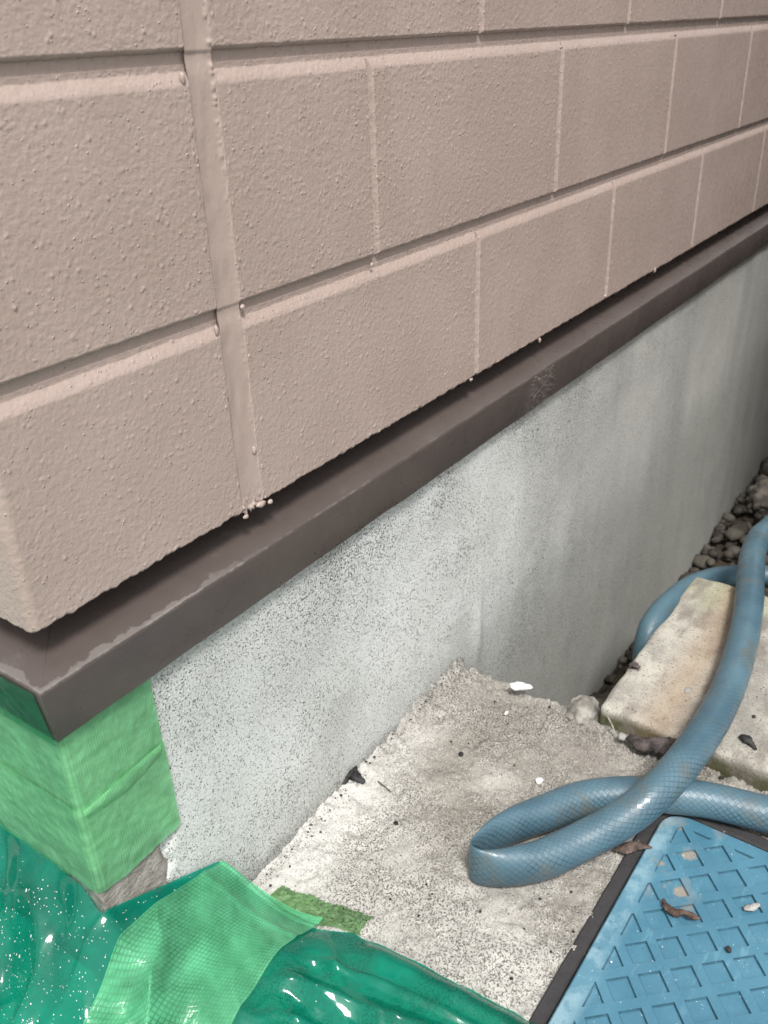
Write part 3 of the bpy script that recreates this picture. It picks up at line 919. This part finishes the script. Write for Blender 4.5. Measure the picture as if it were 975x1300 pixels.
# ------------------------------------------------------------------ green film and tapes
fn1 = Noise(31, .06, .30, .004); fn2 = Noise(32, .020, .08, .002); fn3 = Noise(33, .0045, .02, .001)
FXE = .345
_EY = [-.62, -.35, -.25, -.15, -.10, -.075, -.05, 0, .1]; _EX = [.374, .368, .360, .351, .345, .332, .323, .306, .306]
def film_edge(y): return np.interp(y, _EY, _EX)
def film_h(x, y):
    x = np.asarray(x, float); y = np.asarray(y, float)
    dx = np.maximum(XC - x, 0)                                # distance to the house in plan
    d = np.where(x >= XC, np.maximum(-y, 0), np.where(y > 0, dx, np.hypot(dx, y)))
    hw = np.where(x > XC - .004, .104 - .50 * (x - XC + .004), .104 + .020 * sm(0, .02, y))
    hw = np.clip(hw, .030, .13)
    h = .012 + (hw - .012) * np.exp(-(d / .055) ** 1.3)
    fe = film_edge(y)
    amp = sm(.0, .02, d) * sm(0, .05, fe - x) * (1 - .75 * sm(-.16, -.08, y) * sm(.20, .25, x))
    r1 = 1 - np.abs(fn1(x * .8 + y * .25, y * 1.2 - x * .5)) * .9
    r2 = 1 - np.abs(fn2(x * .9 - y * .6, y + x * .4)) * .9
    right = sm(.23, .28, x) * sm(-.07, -.12, y)
    e_ = fe - x
    def tri(c, wd): return np.clip(1 - np.abs(e_ - c) / wd, 0, 1)
    folds = .009 * tri(.050 + .16 * (y + .2), .011) + .007 * tri(.082 - .20 * (y + .2), .013) + .004 * tri(.030 + .10 * (y + .2), .005) + .003 * tri(.066 + .35 * (y + .18), .004)
    left = 1 - right
    hz = .004 * np.clip(1 - np.abs(y - .02 - .25 * (x - .15)) / .010, 0, 1) + .005 * np.clip(1 - np.abs(y + .03 + .35 * (x - .15)) / .014, 0, 1)
    h = h + amp * left * (.010 * r1 + hz) + sm(.0, .02, d) * right * (folds + .003 * r1)
    fall = sm(-.004, .045, fe - x) ** .6
    kk = sm(-.004, -.075, y)
    h = h * (1 - kk + kk * fall) + .003
    return h
_rc = np.random.RandomState(77)
CREASES = []
for _k in range(95):
    cx = _rc.uniform(-.05, .36); cy = _rc.uniform(-.42, .12); an = _rc.uniform(0, math.pi)
    if cx > .24 and cy > -.17: continue
    CREASES.append((cx, cy, math.cos(an), math.sin(an), _rc.uniform(.02, .10), _rc.uniform(.004, .015), _rc.uniform(.0008, .0038)))
_film_base = film_h
def film_h(x, y):
    x = np.asarray(x, float); y = np.asarray(y, float)
    h = _film_base(x, y)
    dx = np.maximum(XC - x, 0)
    d = np.where(x >= XC, np.maximum(-y, 0), np.where(y > 0, dx, np.hypot(dx, y)))
    env = sm(.004, .03, d) * sm(.0, .03, film_edge(y) - x)
    add = 0
    for cx, cy, ca, sa, ln, wd, am in CREASES:
        a = (x - cx) * ca + (y - cy) * sa; b = -(x - cx) * sa + (y - cy) * ca
        taper = np.clip(1 - np.abs(a) / ln, 0, 1)
        add = add + am * taper * np.clip(1 - np.abs(b) / (wd * (.35 + .65 * taper) + 1e-5), 0, 1)
    return h + add * env
def hit_film(u, v, lift=0):
    z = .03
    for _ in range(22):
        q = at(u, v, z); z = .5 * z + .5 * (float(film_h(q[0], q[1])) + lift)
    q = at(u, v, z); return q
film = empty('masking_film', 'shiny translucent green plastic film flecked with white paint, heaped round the house corner', 'plastic film', (XC, -.1, 0))
def fpart(name, me, mat, parent=film, smooth=True):
    o = link(name, me, mat, None, smooth); me.transform(Matrix.Translation(-film.location)); o.parent = parent; return o
def make_film():
    # front sheet: y<0, right edge follows a slightly wavy line
    st = .0018
    ys = np.append(np.arange(-.62, -.0026, st), -.0009); n = 420
    tt = np.linspace(0, 1, n)
    Yg = np.repeat(ys[:, None], n, 1)
    edge = film_edge(ys) + .0006 * n_lo(ys, ys * 0)
    Xg = -.35 + (edge[:, None] + .35) * tt[None, :] ** .8
    Z = film_h(Xg, Yg)
    # rolled right edge
    e = edge[:, None] - Xg
    ry = sm(-.095, -.13, Yg)
    Z = Z + ry * (.007 * np.exp(-((e - .013) / .010) ** 2) - .004 * np.exp(-e / .003))
    Z = np.maximum(Z, .0035)
    P1 = np.stack([Xg, Yg, Z], -1)
    # part left of the corner, y>0
    ys2 = np.arange(-.0009, .42, st * 1.5)
    Yg = np.repeat(ys2[:, None], n, 1); Xg = -.35 + (XC - .0048 + .35) * tt[None, :] ** .8 + 0 * Yg
    P2 = np.stack([Xg, Yg, film_h(Xg, Yg)], -1)
    return P1, P2
P1, P2 = make_film()
fs = fpart('film_sheet', gridmesh('film', P1), MAT_FILM)
fpart('film_sheet', gridmesh('film', P2), MAT_FILM)

# white spatter
def make_specks():
    rn = np.random.RandomState(4); VV = []; FF = []; off = 0
    cnt = 0
    ang = np.linspace(0, 2 * np.pi, 8, endpoint=False)
    N = 1300
    US = np.where(rn.rand(N) < .8, rn.uniform(-30, 300, N), rn.uniform(200, 430, N)); VS = rn.uniform(1060, 1320, N)
    D = np.stack([(US - 487.5) / F_PX, (VS - 650.0) / F_PX, np.ones(N)], -1) @ R.T
    zz = np.full(N, .03)
    for _ in range(30):
        k = (zz - CAM[2]) / D[:, 2]; HX = CAM[0] + D[:, 0] * k; HY = CAM[1] + D[:, 1] * k
        zz = .5 * zz + .5 * film_h(HX, HY)
    for i in range(N):
        u, v = US[i], VS[i]
        keep = np.clip(1.15 - u / 300, .06, 1) * (.55 if v < 1120 else 1)
        if rn.rand() > keep: continue
        x, y = HX[i], HY[i]
        if (x > XC and y > -.002) or x > .34: continue
        r = rn.uniform(.00014, .00036) if rn.rand() < .985 else rn.uniform(.0005, .0008)
        e = rn.uniform(.6, 1.2)
        ring = np.stack([x + r * np.cos(ang) * e, y + r * np.sin(ang), film_h(x + r * np.cos(ang) * e, y + r * np.sin(ang)) + .0002], -1)
        top = np.array([[x, y, float(film_h(x, y)) + .0003 + r * .45]])
        VV.append(np.concatenate([ring, top])); 
        FF.append(np.array([[off + k, off + (k + 1) % 8, off + 8] for k in range(8)])); off += 9
    return rawmesh('specks', np.concatenate(VV), np.concatenate(FF))
tag(fpart('paint_spatter', make_specks(), MAT_SPECK), kind='stuff')

def film_top(x, y):
    return film_h(x, y)
# tape strip over the film
def bilin(c, s, t):
    a, b, c_, d = [np.array(q) for q in c]
    return (a * (1 - s) * (1 - t) + b * s * (1 - t) + c_ * s * t + d * (1 - s) * t)
def make_strip():
    # far corners stick to the wall foot and to the pad, near end leaves the picture
    A = np.array([.3085, -.0035]); B = np.array([.3415, -.072]); 
    C1 = hit_film(306, 1300)[:2]; D1 = hit_film(118, 1300)[:2]
    C = B + (C1 - B) * 1.5; D = A + (D1 - A) * 1.5
    ns, ntt = 120, 260
    s, t = np.meshgrid(np.linspace(0, 1, ns), np.linspace(0, 1, ntt))
    XY = A * ((1 - s) * (1 - t))[..., None] + B * (s * (1 - t))[..., None] + C * (s * t)[..., None] + D * ((1 - s) * t)[..., None]
    # slightly curved course
    XY = XY + (np.sin(t * math.pi) * .006)[..., None] * np.array([.3, 1.0])
    x = XY[..., 0]; y = np.minimum(XY[..., 1], -.0035)
    W = .075; L = np.linalg.norm((C + D) / 2 - (A + B) / 2)
    z = film_h(np.minimum(x, film_edge(y) - .003), y)
    out = sm(-.002, .010, film_edge(y) - x)
    z = z * out + np.maximum(z - .0040 * sm(0, .004, x - film_edge(y)), .0035) * (1 - out) + .0014 + .0005 * np.sin(s * 3.1) * out
    z = z + .0015 * out * np.exp(-((t - .10 - .1 * s) / .02) ** 2)           # pucker across the strip
    P = np.stack([x, y, z], -1)
    uv = np.stack([t * L, s * W], -1)
    return gridmesh('strip', P, uv=uv, flip=True)
o = link('tape_strip', make_strip(), MAT_TAPE)
settle(o, (.33, -.04, 0))
tag(o, 'wide woven green tape laid slantwise over the shiny green film', 'tape')
def make_patch():
    c = [at(357, 1121, .004)[:2], at(472, 1160, .004)[:2], at(455, 1183, .004)[:2], at(330, 1150, .004)[:2]]
    s, t = np.meshgrid(np.linspace(0, 1, 70), np.linspace(0, 1, 40))
    XY = bilin([np.array(k) for k in c], s[..., None], t[..., None])
    x = XY[..., 0] + .0009 * nz_e(XY[..., 0] * 3, XY[..., 1] * 3) * (1 - t); y = np.minimum(XY[..., 1] + .0012 * nz_e(XY[..., 1] * 2, XY[..., 0]) * s, -.002)
    z = apron_z(x, y) + .0012
    return gridmesh('patch', np.stack([x, y, z], -1), uv=np.stack([s * .06, t * .03], -1), flip=True)
o = link('tape_scrap', make_patch(), MAT_OTAPE); settle(o, at(410, 1150, 0))
tag(o, 'flat olive green tape end stuck to the bare concrete, poking out from under the film', 'tape')

# tape wrapped round the foundation corner: two overlapping bands
ctape = empty('corner_tape', 'pale green ribbed tape wrapped round the foundation corner under the brown flashing', 'tape', (XC, 0, .118))
def tpart(name, me, mat):
    o = link(name, me, mat); me.transform(Matrix.Translation(-ctape.location)); o.parent = ctape; return o
def make_band(z0, z1, lift, ext, tilt=0):
    s = np.linspace(-.22, ext, 300); z = np.linspace(z0, z1, 70)
    SS, ZZ = np.meshgrid(s, z)
    r = .0028
    q = r * math.pi / 4
    th = np.clip(SS / q, -1, 1) * math.pi / 4 + math.pi / 4
    nx = -np.cos(th); ny = -np.sin(th)
    lf = lift + .00012 * fn3(SS, ZZ * .6) + .0012 * np.exp(-np.abs(SS) / .006) * (.5 + .2 * fn2(SS * 0, ZZ))
    px = np.where(SS > q, XC + r + SS - q, XC + r); py = np.where(SS < -q, FY + r - SS - q, FY + r)
    X = px + nx * (r + lf); Y = py + ny * (r + lf)
    wig = .0012 * n_lo(SS, SS * 0 + .5) * sm(z1 - .01, z0, ZZ)
    Zt = ZZ + tilt * SS + wig
    return gridmesh('band', np.stack([X, Y, Zt], -1), uv=np.stack([SS, ZZ], -1))
tpart('tape_band', make_band(.186, .2572, .0016, .0680, .0), MAT_CTAPE)
tpart('tape_band', make_band(.1185, .1980, .0026, .0685, .04), MAT_CTAPE)
# crumpled fold where the bands lap, on the front face
def make_fold():
    a = atY(106, 1030, -.002); b = atY(203, 945, -.002)
    t, s = np.meshgrid(np.linspace(0, 1, 60), np.linspace(0, 1, 10))
    wd = .006 + .006 * np.sin(t * math.pi)
    X = a[0] + (b[0] - a[0]) * t; Z = a[2] + (b[2] - a[2]) * t - s * wd
    Y = FY - .0036 - .0009 * np.sin(s * math.pi) - .0001 * fn3(X, Z)
    return gridmesh('fold', np.stack([X, Y, Z], -1), uv=np.stack([X, Z], -1), flip=True)
tpart('tape_fold', make_fold(), MAT_CTAPE)
def make_sideflap():
    y, z = np.meshgrid(np.linspace(-.004, .30, 90), np.linspace(.256, .298, 16))
    t = (z - .2605) / (.2975 - .2605)
    X = XC - .0058 - .0042 * t - .0010 - .0004 * (1 + fn3(y, z)) * sm(0, .03, y)
    return gridmesh('flap', np.stack([X, y, z], -1), uv=np.stack([y, z], -1), flip=True)
MAT_FLAP = sheet_mat('thin_green_flap', (0.42, 0.78, 0.48), (0.03, 0.22, 0.08), .22, .35, None, .2)
tpart('green_tint_flap', make_sideflap(), MAT_FLAP)  # thin green sheet added to tint the side face of the flashing

# ------------------------------------------------------------------ small litter
def stick(name, pts, rad, mat, label, cat, seed=0, flatk=.6, n=12):
    K = [(*p_, r * 1.0, r * flatk) for p_, r in zip(pts, rad)]
    C = catmull(K, 7)
    rn = np.random.RandomState(seed)
    P, L = sweep(C[:, :3], np.maximum(C[:, 3], .0002), np.maximum(C[:, 4], .0002), n)
    mid = C[:, None, :3]
    P = mid + (P - mid) * (1 + .22 * rn.randn(P.shape[0], P.shape[1], 1) * .6)
    me = gridmesh(name, P, wrapx=True)
    bm = bmesh.new(); bm.from_mesh(me); bmesh.ops.holes_fill(bm, edges=bm.edges, sides=0); bmesh.ops.recalc_face_normals(bm, faces=bm.faces); bm.to_mesh(me); bm.free()
    o = link(name, me, mat); settle(o, pts[0]); tag(o, label, cat); return o
def gz(u, v, z, lift=0): return at(u, v, z + lift)
# loose grit on the pavement, thickest along the foot of the wall
def make_grit():
    rn = np.random.RandomState(17); VV = []; FF = []; off = 0
    oct_ = np.array([[1, 0, 0], [0, 1, 0], [-1, 0, 0], [0, -1, 0], [0, 0, 1], [0, 0, -1]], float)
    of = np.array([[0, 1, 4], [1, 2, 4], [2, 3, 4], [3, 0, 4], [1, 0, 5], [2, 1, 5], [3, 2, 5], [0, 3, 5]])
    for i in range(1500):
        seam = rn.rand() < .45
        x = rn.uniform(.33, .672); y = -abs(rn.normal(0, .005)) - .0015 if seam else -rn.uniform(0, .34)
        if FX0 - .004 < x < FX1 + .004 and y < FY1 + .004: continue
        r = rn.uniform(.0003, .0008) if rn.rand() < .92 else rn.uniform(.0010, .0020)
        q = oct_ * rn.uniform(.6, 1.2, (6, 1)) * r
        a = rn.uniform(0, 6.28); c, s_ = math.cos(a), math.sin(a)
        q = np.stack([q[:, 0] * c - q[:, 1] * s_, q[:, 0] * s_ + q[:, 1] * c, q[:, 2] * .8], -1)
        VV.append(q + [x, y, float(apron_z(np.float64(x), np.float64(y))) + r * .4]); FF.append(of + off); off += 6
    return rawmesh('grit', np.concatenate(VV), np.concatenate(FF))
m = Mat('grit_mix', .9, .2)
oi = m.n('ShaderNodeNewGeometry').outputs['Random Per Island']
m.base(m.mix(m.ramp(oi, .45, .75), (0.035, 0.03, 0.027), (0.38, 0.36, 0.33)))
o = link('loose_grit', make_grit(), m.m, smooth=False)
tag(o, 'loose dark and pale grit strewn over the pavement', 'grit', kind='stuff')
# curled dead leaf on the lid
stick('dead_leaf', [gz(842, 1141, .008), gz(847, 1152, .007), gz(858, 1159, .006), gz(868, 1158, .009), gz(878, 1163, .006), gz(889, 1166, .006)],
      [.0010, .0030, .0034, .0022, .0030, .0008], MAT_BARK, 'curled brown dead leaf lying across a rib of the blue cover', 'leaf', 1)
stick('bark_chip', [gz(798, 935, .012), gz(815, 945, .012), gz(838, 946, .014), gz(862, 945, .013), gz(872, 948, .010)],
      [.004, .0075, .0080, .0060, .0022], MAT_CHIP, 'long dark weathered wood chip wedged between the block and the hose', 'wood chip', 2, .8)
stick('bark_chip', [gz(436, 996, .006), gz(441, 978, .010), gz(450, 984, .007), gz(462, 994, .004)],
      [.0020, .0085, .0060, .0020], MAT_BLACKBIT, 'black angular scrap lying against the foot of the foundation', 'scrap', 3)
stick('bark_chip', [gz(491, 937, .004), gz(497, 932, .006), gz(502, 937, .004)], [.0012, .0028, .0012], MAT_BLACKBIT, 'small black crumb further along the foot of the foundation', 'scrap', 4)
stick('twig', [gz(480, 992, .002), gz(488, 998, .002), gz(496, 1005, .002)], [.0005, .0006, .0004], MAT_BARK, 'thin dark twig on the whitish strip of concrete by the foundation', 'twig', 5)
stick('dead_leaf', [gz(779, 1079, .006), gz(795, 1077, .007), gz(810, 1073, .007), gz(828, 1076, .005)], [.0010, .0055, .0045, .0006], MAT_LEAF, 'dark torn leaf on the black frame below the hose', 'leaf', 6, .35)
stick('bark_chip', [gz(940, 934, BZ + .003), gz(948, 938, BZ + .004), gz(955, 945, BZ + .003), gz(960, 952, BZ + .002)], [.0022, .0045, .0026, .0010], MAT_BLACKBIT, 'black splinter of bark on the block right of the hose', 'bark', 7)
stick('bark_chip', [gz(799, 846, BZ + .002), gz(805, 844, BZ + .004), gz(812, 848, BZ + .003)], [.0025, .0045, .0022], MAT_CHIP, 'dark curled chip near the left edge of the concrete block', 'scrap', 8)
o = link('petal', rock_mesh(.0068, 64, 3, (1.75, .9, .35)), MAT_WHITE); o.location = Vector(at(661, 871, .012)); o.rotation_euler = (0, .12, -.95)
tag(o, 'white petal on the mortar edge against the foundation', 'petal')
stick('pale_chip', [gz(944, 1153, .004), gz(954, 1152, .005), gz(964, 1148, .004)], [.0016, .0030, .0014], MAT_GREYBIT, 'pale flaky chip lying in a recess of the blue cover', 'chip', 10)
stick('root', [gz(768, 905, .012), gz(776, 918, .013), gz(781, 932, .006)], [.0008, .0010, .0010], MAT_LUMP, 'thin pale root hanging over the mossy block edge', 'root', 11)
def pebble(u, v, z, r, mat, label, cat='pebble', name='pebble', seed=1, sq=(1, 1, .6)):
    o = link(name, rock_mesh(r, seed, 2, sq), mat); o.location = Vector(at(u, v, z)); tag(o, label, cat)
pebble(685, 991, .002, .0040, MAT_WHITE, 'round white paint blob on the concrete above the hose loop', 'paint blob', 'paint_blob', 21, (1, 1, .3))
pebble(643, 905, .003, .0022, MAT_WHITE, 'tiny white flake below the petal', 'flake', 'paint_flake', 22, (1.6, .8, .3))
pebble(790, 935, .010, .0045, MAT_GREYBIT, 'whitish crumb beside the wood chip under the block edge', 'crumb', 'mortar_crumb', 23)
pebble(873, 876, BZ + .001, .0034, MAT_GREYBIT, 'white flake on the concrete block left of the hose', 'flake', 'paint_flake', 24, (1.5, 1, .2))
pebble(503, 1045, .002, .0024, MAT_BLACKBIT, 'small black grain low on the pale concrete left of the kink', 'grit', 'grit', 25)
pebble(585, 957, .003, .0026, MAT_BLACKBIT, 'small black grain on the grey concrete above the kink', 'grit', 'grit', 26)
pebble(925, 1205, .006, .0024, MAT_BLACKBIT, 'black round seed on a rib of the blue cover', 'seed', 'seed', 27, (1, 1, .9))
pebble(776, 1221, .004, .0008, MAT_WHITE, 'tiny white fleck on the plain margin of the blue cover', 'flake', 'paint_flake', 28)
pebble(916, 987, .003, .0024, MAT_BLACKBIT, 'small dark pebble on the pavement just above the rear hose run', 'pebble', 'pebble', 29)
pebble(957, 910, BZ + .001, .0020, MAT_BLACKBIT, 'tiny dark grain near the black bark splinter on the block', 'grit', 'grit', 30)
for i, (u, v) in enumerate([(640, 1228), (535, 1095), (470, 1010), (630, 1235), (720, 925), (655, 1105)]):
    pass
